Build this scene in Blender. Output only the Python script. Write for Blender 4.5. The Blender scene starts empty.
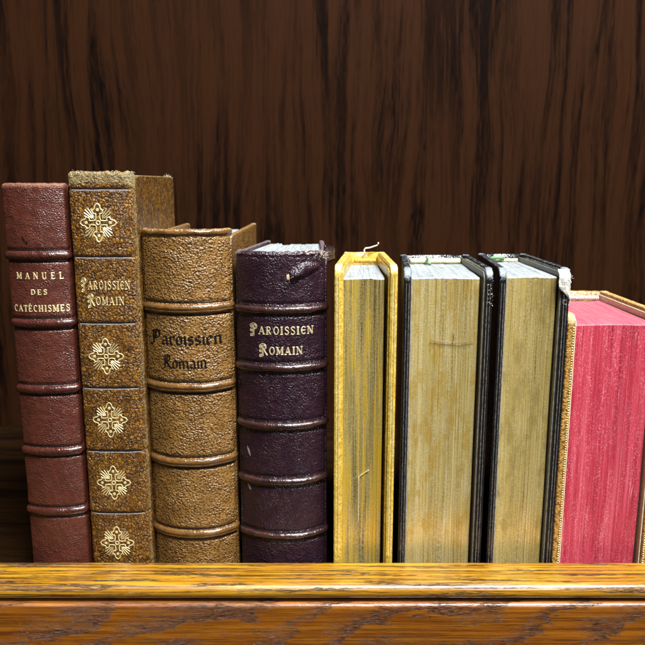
import bpy, bmesh, math, random
from mathutils import Vector, noise
random.seed(7)
MM = 0.001
sc = bpy.context.scene
col = sc.collection
PI = math.pi
BASE = -8.0     # shelf board height (mm) below the camera's reference line

# ------------------------------------------------------------------ helpers
def nz(x, y, z, s=1.0):
    return noise.noise(Vector((x*s, y*s, z*s)))

def lerp(a, b, t): return a+(b-a)*t
def clamp(x, a=0.0, b=1.0): return max(a, min(b, x))
def sstep(a, b, x):
    t = clamp((x-a)/(b-a)); return t*t*(3-2*t)

def thing(name, label, cat, loc, group=None):
    o = bpy.data.objects.new(name, None); col.objects.link(o)
    o.empty_display_size = 0.01
    o.location = (loc[0]*MM, loc[1]*MM, loc[2]*MM)
    o['label'] = label; o['category'] = cat
    if group: o['group'] = group
    return o

def mesh(name, V, F, mat, parent, smooth=True, wear=None, label=None):
    me = bpy.data.meshes.new(name)
    root = parent
    while root.parent: root = root.parent
    zl_ = BASE if root.get('category') == 'book' else 0.0   # heights are written from the moulding line; a book's own base lies below it
    me.from_pydata([(v[0]*MM, v[1]*MM, (v[2]-zl_)*MM) for v in V], [], F)
    if wear is not None:
        a = me.attributes.new('wear', 'FLOAT', 'POINT')
        a.data.foreach_set('value', wear)
    bm = bmesh.new(); bm.from_mesh(me)
    bmesh.ops.recalc_face_normals(bm, faces=bm.faces)
    bm.to_mesh(me); bm.free()
    if smooth:
        me.polygons.foreach_set('use_smooth', [True]*len(me.polygons))
    me.materials.append(mat)
    o = bpy.data.objects.new(name, me); col.objects.link(o)
    o.parent = parent
    if label: o['label'] = label
    return o

def grid_faces(nu, nv):
    return [(j*nu+i, j*nu+i+1, (j+1)*nu+i+1, (j+1)*nu+i) for j in range(nv-1) for i in range(nu-1)]

def tube(pts, r, n=6, taper=False):
    V, F = [], []
    P = [Vector(p) for p in pts]
    for k, p in enumerate(P):
        d = (P[min(k+1, len(P)-1)]-P[max(k-1, 0)]).normalized()
        a = d.orthogonal().normalized(); b = d.cross(a)
        rr = r*(1-0.75*k/(len(P)-1)) if taper else r
        for i in range(n):
            t = 2*PI*i/n
            V.append(tuple(p+a*math.cos(t)*rr+b*math.sin(t)*rr))
    for k in range(len(P)-1):
        for i in range(n):
            F.append((k*n+i, k*n+(i+1) % n, (k+1)*n+(i+1) % n, (k+1)*n+i))
    F.append(tuple(range(n))); F.append(tuple(reversed(range((len(P)-1)*n, len(P)*n))))
    return V, F

def merge(parts):
    V, F = [], []
    for v, f in parts:
        b = len(V); V += v; F += [tuple(i+b for i in q) for q in f]
    return V, F

# ------------------------------------------------------------------ node helpers
class NT:
    def __init__(s, name):
        s.m = bpy.data.materials.new(name); s.m.use_nodes = True
        s.t = s.m.node_tree; s.t.nodes.clear()
        s.out = s.n('ShaderNodeOutputMaterial')
        s.b = s.n('ShaderNodeBsdfPrincipled')
        s.l(s.b.outputs[0], s.out.inputs[0])
        tc = s.n('ShaderNodeTexCoord')
        mp = s.n('ShaderNodeMapping'); mp.inputs['Scale'].default_value = (1000, 1000, 1000)
        s.l(tc.outputs['Object'], mp.inputs[0]); s.mm = mp.outputs[0]
    def n(s, t, **k):
        o = s.t.nodes.new(t)
        for a, b in k.items(): setattr(o, a, b)
        return o
    def l(s, a, b): s.t.links.new(a, b)
    def put(s, sock, v):
        if hasattr(v, 'links') or isinstance(v, bpy.types.NodeSocket): s.l(v, sock)
        else: sock.default_value = v
    def scale(s, vec, sc_, loc=(0, 0, 0)):
        m = s.n('ShaderNodeMapping'); m.inputs['Scale'].default_value = sc_; m.inputs['Location'].default_value = loc
        s.l(vec, m.inputs[0]); return m.outputs[0]
    def noise(s, vec, scale=1, det=4, rough=.55, dist=0, color=False):
        o = s.n('ShaderNodeTexNoise'); s.l(vec, o.inputs['Vector'])
        o.inputs['Scale'].default_value = scale; o.inputs['Detail'].default_value = det
        o.inputs['Roughness'].default_value = rough; o.inputs['Distortion'].default_value = dist
        return o.outputs['Color' if color else 'Fac']
    def vor(s, vec, scale=1, feature='F1', smooth=.5, out='Distance'):
        o = s.n('ShaderNodeTexVoronoi', feature=feature); s.l(vec, o.inputs['Vector'])
        o.inputs['Scale'].default_value = scale
        if feature == 'SMOOTH_F1': o.inputs['Smoothness'].default_value = smooth
        return o.outputs[out]
    def math(s, op, a, b=0.0, c=None):
        o = s.n('ShaderNodeMath', operation=op)
        s.put(o.inputs[0], a); s.put(o.inputs[1], b)
        if c is not None: s.put(o.inputs[2], c)
        return o.outputs[0]
    def rng(s, v, a, b, c=0.0, d=1.0, smooth=True):
        o = s.n('ShaderNodeMapRange', interpolation_type='SMOOTHSTEP' if smooth else 'LINEAR')
        s.l(v, o.inputs['Value'])
        for k, x in zip(('From Min', 'From Max', 'To Min', 'To Max'), (a, b, c, d)): o.inputs[k].default_value = x
        return o.outputs[0]
    def mix(s, f, a, b, mode='MIX'):
        o = s.n('ShaderNodeMix', data_type='RGBA', blend_type=mode)
        s.put(o.inputs[0], f)
        for k, x in ((6, a), (7, b)):
            s.put(o.inputs[k], x if not isinstance(x, tuple) else (*x[:3], 1))
        return o.outputs[2]
    def ramp(s, f, stops):
        o = s.n('ShaderNodeValToRGB'); s.l(f, o.inputs[0])
        e = o.color_ramp.elements
        while len(e) < len(stops): e.new(.5)
        for k, (p, c) in enumerate(stops): e[k].position = p; e[k].color = (*c, 1)
        return o.outputs[0]
    def warp(s, vec, sc_, amt):
        c = s.noise(vec, sc_, 2, color=True)
        a = s.n('ShaderNodeVectorMath', operation='MULTIPLY_ADD')
        s.l(c, a.inputs[0]); a.inputs[1].default_value = (amt,)*3; s.l(vec, a.inputs[2])
        return a.outputs[0]
    def bump(s, h, dist, strength=1.0, prev=None):
        o = s.n('ShaderNodeBump'); o.inputs['Strength'].default_value = strength
        o.inputs['Distance'].default_value = dist*MM; s.l(h, o.inputs['Height'])
        if prev is not None: s.l(prev, o.inputs['Normal'])
        return o.outputs[0]
    def attr(s, name):
        return s.n('ShaderNodeAttribute', attribute_name=name).outputs['Fac']
    def xyz(s, vec):
        o = s.n('ShaderNodeSeparateXYZ'); s.l(vec, o.inputs[0]); return o.outputs
    def done(s, colr, rough, nrm=None, metal=0.0, spec=.5, coat=0.0, coatr=.2):
        s.put(s.b.inputs['Base Color'], colr if not isinstance(colr, tuple) else (*colr, 1))
        s.put(s.b.inputs['Roughness'], rough); s.put(s.b.inputs['Metallic'], metal)
        s.put(s.b.inputs['Specular IOR Level'], spec)
        s.put(s.b.inputs['Coat Weight'], coat); s.put(s.b.inputs['Coat Roughness'], coatr)
        if nrm is not None: s.l(nrm, s.b.inputs['Normal'])
        return s.m

def leather(name, c1, c2, grain=1.1, depth=.3, rough=.42, worn=(.4, .33, .22), pit=None, warp=.5, stretch=(1, 1, 1), wear_lo=.45, wear_hi=.8, crackle=None, streak=None, coat=0.0):
    t = NT(name)
    v = t.scale(t.mm, stretch)
    w = t.warp(v, .8/grain, warp*grain)
    f1 = t.vor(w, 1/grain, 'SMOOTH_F1', .35)
    fine = t.noise(t.mm, 2.2, 4, .6)
    big = t.noise(t.mm, .09, 4, .6)
    mid = t.noise(t.mm, .35, 3, .6)
    c = t.mix(t.rng(big, .36, .64), c1, c2)
    c = t.mix(t.rng(mid, .3, .75, 0, .55), c, tuple(x*.62 for x in c1))
    h = t.math('SUBTRACT', 1.0, t.math('POWER', t.math('MULTIPLY', f1, 1.25), 1.6))
    if pit is not None:      # darker colour mixed into the hollows of the grain
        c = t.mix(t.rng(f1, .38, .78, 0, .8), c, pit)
    if crackle is not None:  # net of dark cracks round paler cells
        e = t.vor(t.warp(t.scale(t.mm, (1, 1, .8)), .9, 1.6), .72, 'DISTANCE_TO_EDGE')
        cell = t.vor(t.warp(t.scale(t.mm, (1, 1, .8)), .9, 1.6), .72, 'F1', out='Color')
        cr = t.xyz(cell)[0]
        c = t.mix(t.rng(cr, .3, 1.0, 0, .6), c, crackle[0])
        k = t.rng(t.math('ADD', e, t.math('MULTIPLY', t.math('SUBTRACT', fine, .5), .12)), .02, .22, 1, 0)
        c = t.mix(t.math('MULTIPLY', k, t.rng(mid, .25, .55, .25, .85)), c, crackle[1])
        h = t.math('SUBTRACT', h, t.math('MULTIPLY', k, .9))
    if streak is not None:   # rubbed pale vertical streaks
        s_ = t.noise(t.scale(t.mm, (1.1, 1.1, .07)), 1, 5, .7)
        c = t.mix(t.math('MULTIPLY', t.rng(s_, .56, .72, 0, .6), t.rng(fine, .35, .65)), c, streak)
    wr = t.attr('wear')
    wm = t.math('ADD', wr, t.math('MULTIPLY', t.math('SUBTRACT', t.noise(t.mm, .9, 5, .7), .5), 1.1))
    wm = t.rng(wm, wear_lo, wear_hi)
    c = t.mix(wm, c, t.mix(t.rng(fine, .35, .65), worn, tuple(x*.55 for x in worn)))
    # small nicks
    nick = t.rng(t.noise(t.mm, .55, 6, .75), .66, .73, 0, .55)
    c = t.mix(nick, c, tuple(min(1, x*1.8+.02) for x in c2))
    rub = t.rng(t.noise(t.mm, .13, 4, .65), .38, .62, .45, 1.15)
    hh = t.math('MULTIPLY', t.math('ADD', h, t.math('MULTIPLY', fine, .45)), rub)
    n = t.bump(hh, depth, .9)
    n = t.bump(t.noise(t.mm, .25, 3, .5), .5, .5, n)
    r = t.math('ADD', t.rng(t.noise(t.mm, .5, 4, .6), .3, .7, rough-.08, rough+.12), t.math('MULTIPLY', wm, .25))
    return t.done(c, r, n, spec=.5, coat=coat, coatr=.16)

def pages(name, stops, rough=.45, metal=.4, streakc=None, streak_amt=.5, freq=2.6, bump=.05, spot=None, stain=None, gritty=.3):
    t = NT(name)
    w_ = t.warp(t.mm, .035, 1.6)
    v1 = t.scale(w_, (freq, .02, .012)); v2 = t.scale(w_, (.3, .02, .012)); v3 = t.scale(w_, (freq*3, .03, .03))
    a = t.noise(v1, 1, 4, .7); b = t.noise(v2, 1, 3, .6); f = t.noise(v3, 1, 2, .6)
    s = t.math('ADD', t.math('MULTIPLY', a, .42), t.math('ADD', t.math('MULTIPLY', b, .58), t.math('MULTIPLY', t.math('SUBTRACT', f, .5), .16)))
    grit = t.noise(t.mm, 1.6, 5, .8)
    s = t.math('ADD', s, t.math('MULTIPLY', t.math('SUBTRACT', grit, .5), gritty))
    c = t.ramp(s, stops)
    if spot is not None:
        m = t.math('MULTIPLY', t.rng(grit, .52, .62), t.rng(t.noise(t.scale(t.mm, (.25, .25, .05)), 1, 4, .7), .38, .58))
        c = t.mix(t.math('MULTIPLY', m, .75), c, spot)
    if streakc is not None:
        st = t.noise(t.scale(w_, (1.5, .1, .045)), 1, 5, .75)
        c = t.mix(t.math('MULTIPLY', t.rng(st, .58, .70), streak_amt), c, streakc)
    if stain is not None:
        sn = t.noise(t.scale(t.mm, (.22, .1, .09), (3, 1, 8)), 1, 4, .65)
        c = t.mix(t.rng(sn, .48, .68, 0, .8), c, stain)
    wr = t.attr('wear')
    c = t.mix(t.rng(t.math('ADD', wr, t.math('MULTIPLY', t.math('SUBTRACT', grit, .5), .9)), .5, .75), c, spot or stops[-1][1])
    hh = t.math('ADD', a, t.math('MULTIPLY', f, .6))
    n = t.bump(hh, bump, 1.0)
    n = t.bump(grit, .12, .5, n)
    return t.done(c, t.math('ADD', rough-.1, t.math('MULTIPLY', grit, .25)), n, metal=metal)

def paper_top(name, c1, c2, freq=2.2, rough=.7, yel=None):
    t = NT(name)
    a = t.noise(t.scale(t.mm, (freq, .035, .05)), 1, 4, .7)
    b = t.noise(t.mm, .22, 4, .65)
    g = t.noise(t.mm, 1.1, 5, .8)
    c = t.mix(t.rng(a, .3, .7), c1, c2)
    c = t.mix(t.rng(b, .5, .72, 0, .5), c, tuple(x*.55 for x in c2))
    c = t.mix(t.rng(g, .58, .7, 0, .6), c, tuple(x*.45 for x in c2))
    n = t.bump(a, .25, 1.0); n = t.bump(g, .1, .5, n)
    return t.done(c, rough, n, spec=.4)

def plain(name, c, rough=.5, metal=0.0, var=.35, scale=1.0, bump=.08):
    t = NT(name)
    a = t.noise(t.mm, scale, 5, .7)
    cc = t.mix(t.rng(a, .3, .7), tuple(x*(1-var) for x in c), tuple(min(1, x*(1+var*.5)) for x in c))
    return t.done(cc, t.rng(a, .2, .8, rough-.1, rough+.12), t.bump(a, bump, .8), metal=metal)

def oak(name, axis, pale, mid, dark, pore, ring_scale, rough=.25, coat=.6, pore_amt=.8, ax_off=(0, 0, 0), slope=.06, bump=.12, wob=3.0, flat_amt=1.0, poreglint=0.0, lo=.44, hi=.62):
    """flat sawn oak: rings round an axis tilted to the board, early wood full of dark pores"""
    t = NT(name)
    x, y, z = t.xyz(t.mm)
    if axis == 'x': L, A, B = x, z, y
    else: L, A, B = z, x, y
    long_ = t.n('ShaderNodeCombineXYZ')
    t.l(t.math('MULTIPLY', L, .012), long_.inputs[0]); t.l(t.math('MULTIPLY', A, .05), long_.inputs[1]); t.l(t.math('MULTIPLY', B, .05), long_.inputs[2])
    w1 = t.math('MULTIPLY', t.math('SUBTRACT', t.noise(long_.outputs[0], 1.6, 3, .55), .5), wob*6)
    w2 = t.math('MULTIPLY', t.math('SUBTRACT', t.noise(long_.outputs[0], 7, 4, .6), .5), wob*1.2)
    a = t.math('ADD', t.math('ADD', A, ax_off[1]), w1)
    b = t.math('ADD', t.math('ADD', t.math('MULTIPLY', L, slope), ax_off[2]), w2)
    r = t.math('SQRT', t.math('ADD', t.math('POWER', a, 2), t.math('POWER', b, 2)))
    ph = t.math('FRACT', t.math('MULTIPLY', r, ring_scale))
    early = t.rng(ph, .5, .92)
    early = t.math('MULTIPLY', early, t.rng(ph, .94, 1.0, 1, 0))
    fib_v = t.n('ShaderNodeCombineXYZ')
    t.l(t.math('MULTIPLY', L, .09), fib_v.inputs[0]); t.l(t.math('MULTIPLY', A, 1.8), fib_v.inputs[1]); t.l(t.math('MULTIPLY', B, 1.8), fib_v.inputs[2])
    fib = t.noise(fib_v.outputs[0], 1, 5, .72)
    pv = t.n('ShaderNodeCombineXYZ')
    t.l(t.math('MULTIPLY', L, .28), pv.inputs[0]); t.l(t.math('MULTIPLY', A, 2.1), pv.inputs[1]); t.l(t.math('MULTIPLY', B, 2.1), pv.inputs[2])
    pn = t.noise(pv.outputs[0], 1, 3, .6)
    big = t.noise(long_.outputs[0], 2.2, 3, .6)
    c = t.mix(t.rng(fib, .3, .7), mid, pale)
    c = t.mix(t.rng(big, .35, .7, 0, .55), c, mid)
    c = t.mix(t.math('MULTIPLY', early, .75*flat_amt), c, dark)
    pm = t.math('MULTIPLY', t.rng(pn, lo, hi), t.math('MULTIPLY_ADD', early, .85, .15))
    c = t.mix(t.math('MULTIPLY', pm, pore_amt), c, pore)
    c = t.mix(t.math('MULTIPLY', t.rng(fib, .58, .74), .65), c, dark)
    h = t.math('SUBTRACT', t.math('MULTIPLY', fib, .4), pm)
    n = t.bump(h, bump, 1.0)
    rr = t.rng(fib, .3, .7, rough-.06, rough+.1)
    m = t.done(c, rr, n, coat=coat, coatr=.12)
    if coat:
        n2 = t.bump(t.math('SUBTRACT', t.math('MULTIPLY', t.noise(t.mm, .5, 3, .5), .6), t.math('MULTIPLY', pm, poreglint)), bump*.9, .8)
        t.l(n2, t.b.inputs['Coat Normal'])
    return m

# ------------------------------------------------------------------ materials
M = {}
def gilt(name, c, loss):
    t = NT(name)
    a = t.noise(t.mm, 2.5, 5, .7); b = t.noise(t.mm, 1.3, 6, .8)
    gone = t.rng(b, .56, .64, 0, loss)
    cc = t.mix(t.rng(a, .3, .7), tuple(x*.65 for x in c), c)
    cc = t.mix(gone, cc, tuple(x*.22 for x in c))
    return t.done(cc, .36, t.bump(a, .06, .8), metal=.5)
M['gold'] = gilt('gold_leaf', (1.0, .84, .42), .85)
M['oldgold'] = gilt('dull_gold_leaf', (.86, .72, .42), .8)
M['black_ink'] = plain('black_tooling', (.006, .004, .003), .85, 0, .3)
M['black_ink'].node_tree.nodes['Principled BSDF'].inputs['Specular IOR Level'].default_value = .1
M['maroon'] = leather('reddish_brown_goatskin', (.07, .0165, .0082), (.094, .023, .0112), .62, .2, .35, (.2, .075, .042), (.05, .015, .012), stretch=(1, 1, 1.3))
M['tan_calf'] = leather('crackled_tan_calf', (.13, .054, .009), (.17, .074, .0125), .9, .24, .28, (.24, .18, .075), None, crackle=((.27, .125, .010), (.018, .008, .004)), streak=(.25, .19, .12), wear_lo=.5)
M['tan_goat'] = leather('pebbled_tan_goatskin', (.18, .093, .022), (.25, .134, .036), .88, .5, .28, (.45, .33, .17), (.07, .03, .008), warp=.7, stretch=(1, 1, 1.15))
M['tan_band'] = leather('polished_tan_band', (.095, .044, .011), (.15, .072, .019), .8, .12, .24, (.3, .18, .07), coat=.5)
M['purple'] = leather('dark_purple_morocco', (.019, .0065, .012), (.027, .0085, .014), .75, .27, .31, (.15, .11, .115), (.011, .006, .010), stretch=(1, 1, 1), warp=.9)
M['purple_band'] = leather('rubbed_brown_band', (.018, .008, .008), (.045, .017, .011), .8, .12, .24, (.2, .1, .045), coat=.5)
M['maroon_band'] = leather('polished_maroon_band', (.042, .011, .0075), (.058, .015, .010), .8, .12, .24, (.2, .09, .06), coat=.5)
M['yellow'] = leather('yellow_ochre_leather', (.50, .345, .045), (.62, .46, .085), .9, .05, .24, (.72, .6, .28), (.32, .19, .025))
M['black'] = leather('black_leather', (.008, .0075, .0075), (.013, .012, .0125), .8, .10, 0.2, (.19, .23, .25), (.004, .004, .005), wear_lo=.62, wear_hi=.84)
M['tan_worn'] = leather('worn_tan_leather', (.36, .19, .035), (.46, .26, .06), .9, .2, .42, (.5, .36, .16), (.08, .035, .01))
M['paper'] = plain('endpaper', (.62, .55, .38), .7, 0, .25, .6)
M['greypaper'] = plain('grey_endpaper', (.2, .19, .17), .6, 0, .4, .6)
M['thread'] = plain('frayed_fibre', (.55, .47, .32), .8, 0, .4, 2)
M['board_core'] = plain('bare_board', (.55, .55, .48), .85, 0, .55, 1.6, .4)
M['hand_orange'] = plain('orange_silk', (.75, .3, .03), .5, 0, .5, 1.2)
M['hand_green'] = plain('green_silk', (.12, .25, .12), .5, 0, .4, 1.2)
M['hand_cream'] = plain('cream_silk', (.62, .58, .34), .6, 0, .4, 1.4)
M['hand_silver'] = plain('silver_silk', (.6, .58, .55), .4, .2, .5, 1.4)
M['ribbon'] = plain('white_ribbon', (.75, .7, .62), .6, 0, .2)
M['scuff_dark'] = plain('dark_scuff', (.02, .012, .012), .5)
M['scuff_pale'] = plain('pale_scuff', (.22, .2, .21), .6, 0, .4, 1.5)
M['crease'] = plain('rubbed_edge_line', (.12, .105, .085), .45, 0, .8, .8)
M['raw_hide'] = plain('bare_hide', (.5, .36, .2), .8, 0, .4, 1.5)

M['pg_gold'] = pages('bright_gilt_edge', [(.33, (.07, .042, .008)), (.41, (.34, .25, .065)), (.48, (.47, .38, .145)), (.55, (.80, .53, .03)), (.68, (.62, .46, .12))], .27, .6, (.72, .66, .45), .4, 2.0, .06, (.6, .55, .4))
M['pg_olive'] = pages('faded_gilt_edge', [(.30, (.17, .115, .03)), (.40, (.49, .37, .115)), (.53, (.62, .485, .165)), (.68, (.74, .62, .28))], .27, .56, (.82, .82, .76), .7, 2.8, .06, (.7, .69, .6), stain=(.52, .33, .055))
M['pg_olive2'] = pages('speckled_gilt_edge', [(.30, (.16, .11, .028)), (.40, (.48, .355, .105)), (.53, (.6, .46, .15)), (.68, (.72, .6, .26))], .27, .56, (.76, .70, .48), .45, 2.8, .06, (.72, .68, .5), stain=(.40, .30, .09))
M['pg_red'] = pages('red_stained_edge', [(.30, (.11, .005, .010)), (.41, (.28, .015, .029)), (.53, (.39, .033, .054)), (.68, (.47, .09, .115))], .44, 0.0, (.78, .38, .44), .5, 3.0, .10, (.62, .2, .25), gritty=.08)
M['pg_plain'] = pages('plain_page_edge', [(.3, (.25, .2, .12)), (.5, (.45, .38, .25)), (.7, (.55, .48, .35))], .6, 0.0)
M['top_white'] = paper_top('pale_top_edge', (.32, .35, .345), (.17, .19, .195))
M['top_red'] = paper_top('faded_red_top_edge', (.46, .11, .14), (.31, .055, .075), 1.2, .55)


def oak_edge(name, pale, mid, dark, band=None, diag=2.4, period=46, rough=.2, lines=.9, bump=.14):
    """varnished oak seen along the grain (x); s runs round the profile; pores stand in bands or patches"""
    t = NT(name)
    x, y, z = t.xyz(t.mm)
    s_ = t.math('ADD', y, z)
    def vec(a, b, off=0.0):
        c = t.n('ShaderNodeCombineXYZ')
        t.l(t.math('MULTIPLY_ADD', x, a, off), c.inputs[0]); t.l(t.math('MULTIPLY', s_, b), c.inputs[1]); return c.outputs[0]
    base = t.noise(vec(.02, .35), 1, 4, .65)
    fib = t.noise(vec(.05, 2.6, 7), 1, 5, .75)
    lin = t.noise(vec(.012, .8, 3), 1, 5, .7)
    dash = t.noise(vec(.16, 3.2, 11), 1, 3, .6)
    crisp = t.noise(vec(.14, 6.5, 17), 1, 4, .8)
    c = t.mix(t.rng(base, .35, .65), mid, pale)
    c = t.mix(t.rng(crisp, .50, .66, 0, .55), c, dark)
    c = t.mix(t.rng(crisp, .46, .34, 0, .3), c, tuple(min(1, q*1.35) for q in pale))
    c = t.mix(t.rng(fib, .5, .7, 0, .5), c, dark)
    c = t.mix(t.math('MULTIPLY', t.rng(lin, .49, .55), t.rng(dash, .38, .5, .25, lines)), c, dark)
    if band is None:
        patch_ = t.noise(vec(.028, .33, 5), 1, 3, .6)
        zone = t.rng(patch_, .51, .62)
    else:
        wob = t.noise(vec(.02, .06, 2), 1, 4, .6)
        ph = t.math('ADD', t.math('DIVIDE', t.math('SUBTRACT', x, t.math('MULTIPLY', s_, diag)), period), t.math('MULTIPLY', wob, 3.6))
        fr = t.math('FRACT', ph)
        zone = t.math('MULTIPLY', t.rng(fr, .30, .86), t.rng(fr, .88, 1.0, 1, 0))
        zone = t.math('MULTIPLY', zone, t.rng(t.noise(vec(.03, .12, 9), 1, 2), .3, .5, .35, 1))
    pn = t.noise(vec(.26, 3.4, 21), 1, 4, .7)
    pore = t.math('MULTIPLY', t.rng(t.math('ADD', pn, t.math('MULTIPLY', zone, .10)), .57, .64), t.math('POWER', zone, .5))
    c = t.mix(t.math('MULTIPLY', zone, .42), c, tuple(q*.45 for q in mid))
    c = t.mix(t.math('MULTIPLY', pore, .9), c, tuple(q*.5 for q in dark))
    # whitish glints at some pores, painted into the colour
    glint = t.math('MULTIPLY', t.rng(t.noise(vec(.26, 3.8, 40), 1, 4, .75), .58, .63), zone)
    c = t.mix(t.math('MULTIPLY', glint, .55), c, (.42, .36, .36))
    h = t.math('SUBTRACT', t.math('MULTIPLY', t.math('ADD', fib, crisp), .4), t.math('MULTIPLY', pore, 1.0))
    n = t.bump(h, bump, 1.0)
    m = t.done(c, t.rng(fib, .3, .7, rough-.04, rough+.12), n, coat=.8, coatr=.17)
    n2 = t.bump(t.math('SUBTRACT', t.math('MULTIPLY', t.noise(t.mm, .4, 3, .5), .8), t.math('MULTIPLY', pore, .8)), bump*.8, .8)
    t.l(n2, t.b.inputs['Coat Normal'])
    return m

def oak_panel(name, brown, mid, dark, black, vert=True, rough=.45):
    """dark stained oak: long pointed streaks of stained pores between brown flames"""
    t = NT(name)
    x, y, z = t.xyz(t.mm)
    a, L = (x, z) if vert else (y, x)
    def vec(p, q, off=0.0, sk=0.0):
        c = t.n('ShaderNodeCombineXYZ')
        t.l(t.math('MULTIPLY_ADD', t.math('MULTIPLY_ADD', L, sk, a), p, off), c.inputs[0]); t.l(t.math('MULTIPLY', L, q), c.inputs[1]); return c.outputs[0]
    wob = t.math('MULTIPLY', t.math('SUBTRACT', t.noise(vec(.02, .006), 1, 2, .5), .5), 22)
    a = t.math('ADD', a, wob)
    flame = t.noise(vec(.10, .0055, 2), 1, 4, .55)
    flame2 = t.noise(vec(.42, .008, 8), 1, 4, .6)
    fine = t.noise(vec(1.3, .022, 15), 1, 5, .75)
    hair = t.noise(vec(2.6, .05, 44), 1, 4, .75)
    dash = t.noise(vec(1.9, .075, 31), 1, 4, .7)
    c = t.mix(t.rng(fine, .3, .7), mid, brown)
    f = t.math('ADD', t.math('MULTIPLY', flame, .60), t.math('ADD', t.math('MULTIPLY', flame2, .40), t.math('MULTIPLY', t.math('SUBTRACT', dash, .5), .34)))
    calm = t.rng(t.noise(vec(.022, .006, 77), 1, 2, .5), .38, .62, .25, 1.0)
    c = t.mix(t.math('MULTIPLY', t.rng(f, .40, .60, 0, .85), calm), c, dark)
    c = t.mix(t.math('MULTIPLY', t.math('MULTIPLY', t.rng(f, .49, .58), t.rng(dash, .36, .58, .15, 1)), calm), c, black)
    c = t.mix(t.rng(fine, .52, .66, 0, .5), c, dark)
    c = t.mix(t.rng(hair, .55, .68, 0, .6), c, black)
    n = t.bump(t.math('SUBTRACT', t.math('MULTIPLY', fine, .5), t.rng(f, .5, .6)), .08, .8)
    return t.done(c, t.rng(fine, .3, .7, rough-.06, rough+.1), n, spec=.02)

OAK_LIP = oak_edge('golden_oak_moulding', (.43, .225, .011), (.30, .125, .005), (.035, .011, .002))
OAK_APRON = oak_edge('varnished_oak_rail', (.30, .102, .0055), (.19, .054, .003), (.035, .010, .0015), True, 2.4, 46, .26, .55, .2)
OAK_BACK = oak_panel('dark_stained_oak_panel', (.0265, .0098, .0036), (.0175, .0063, .0024), (.0055, .0024, .0014), (.0020, .0011, .0009), True, .55)
OAK_FLOOR = oak_panel('dark_oak_shelf', (.018, .0085, .0026), (.012, .0055, .002), (.005, .0023, .0012), (.004, .002, .0015), False, .45)

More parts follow.
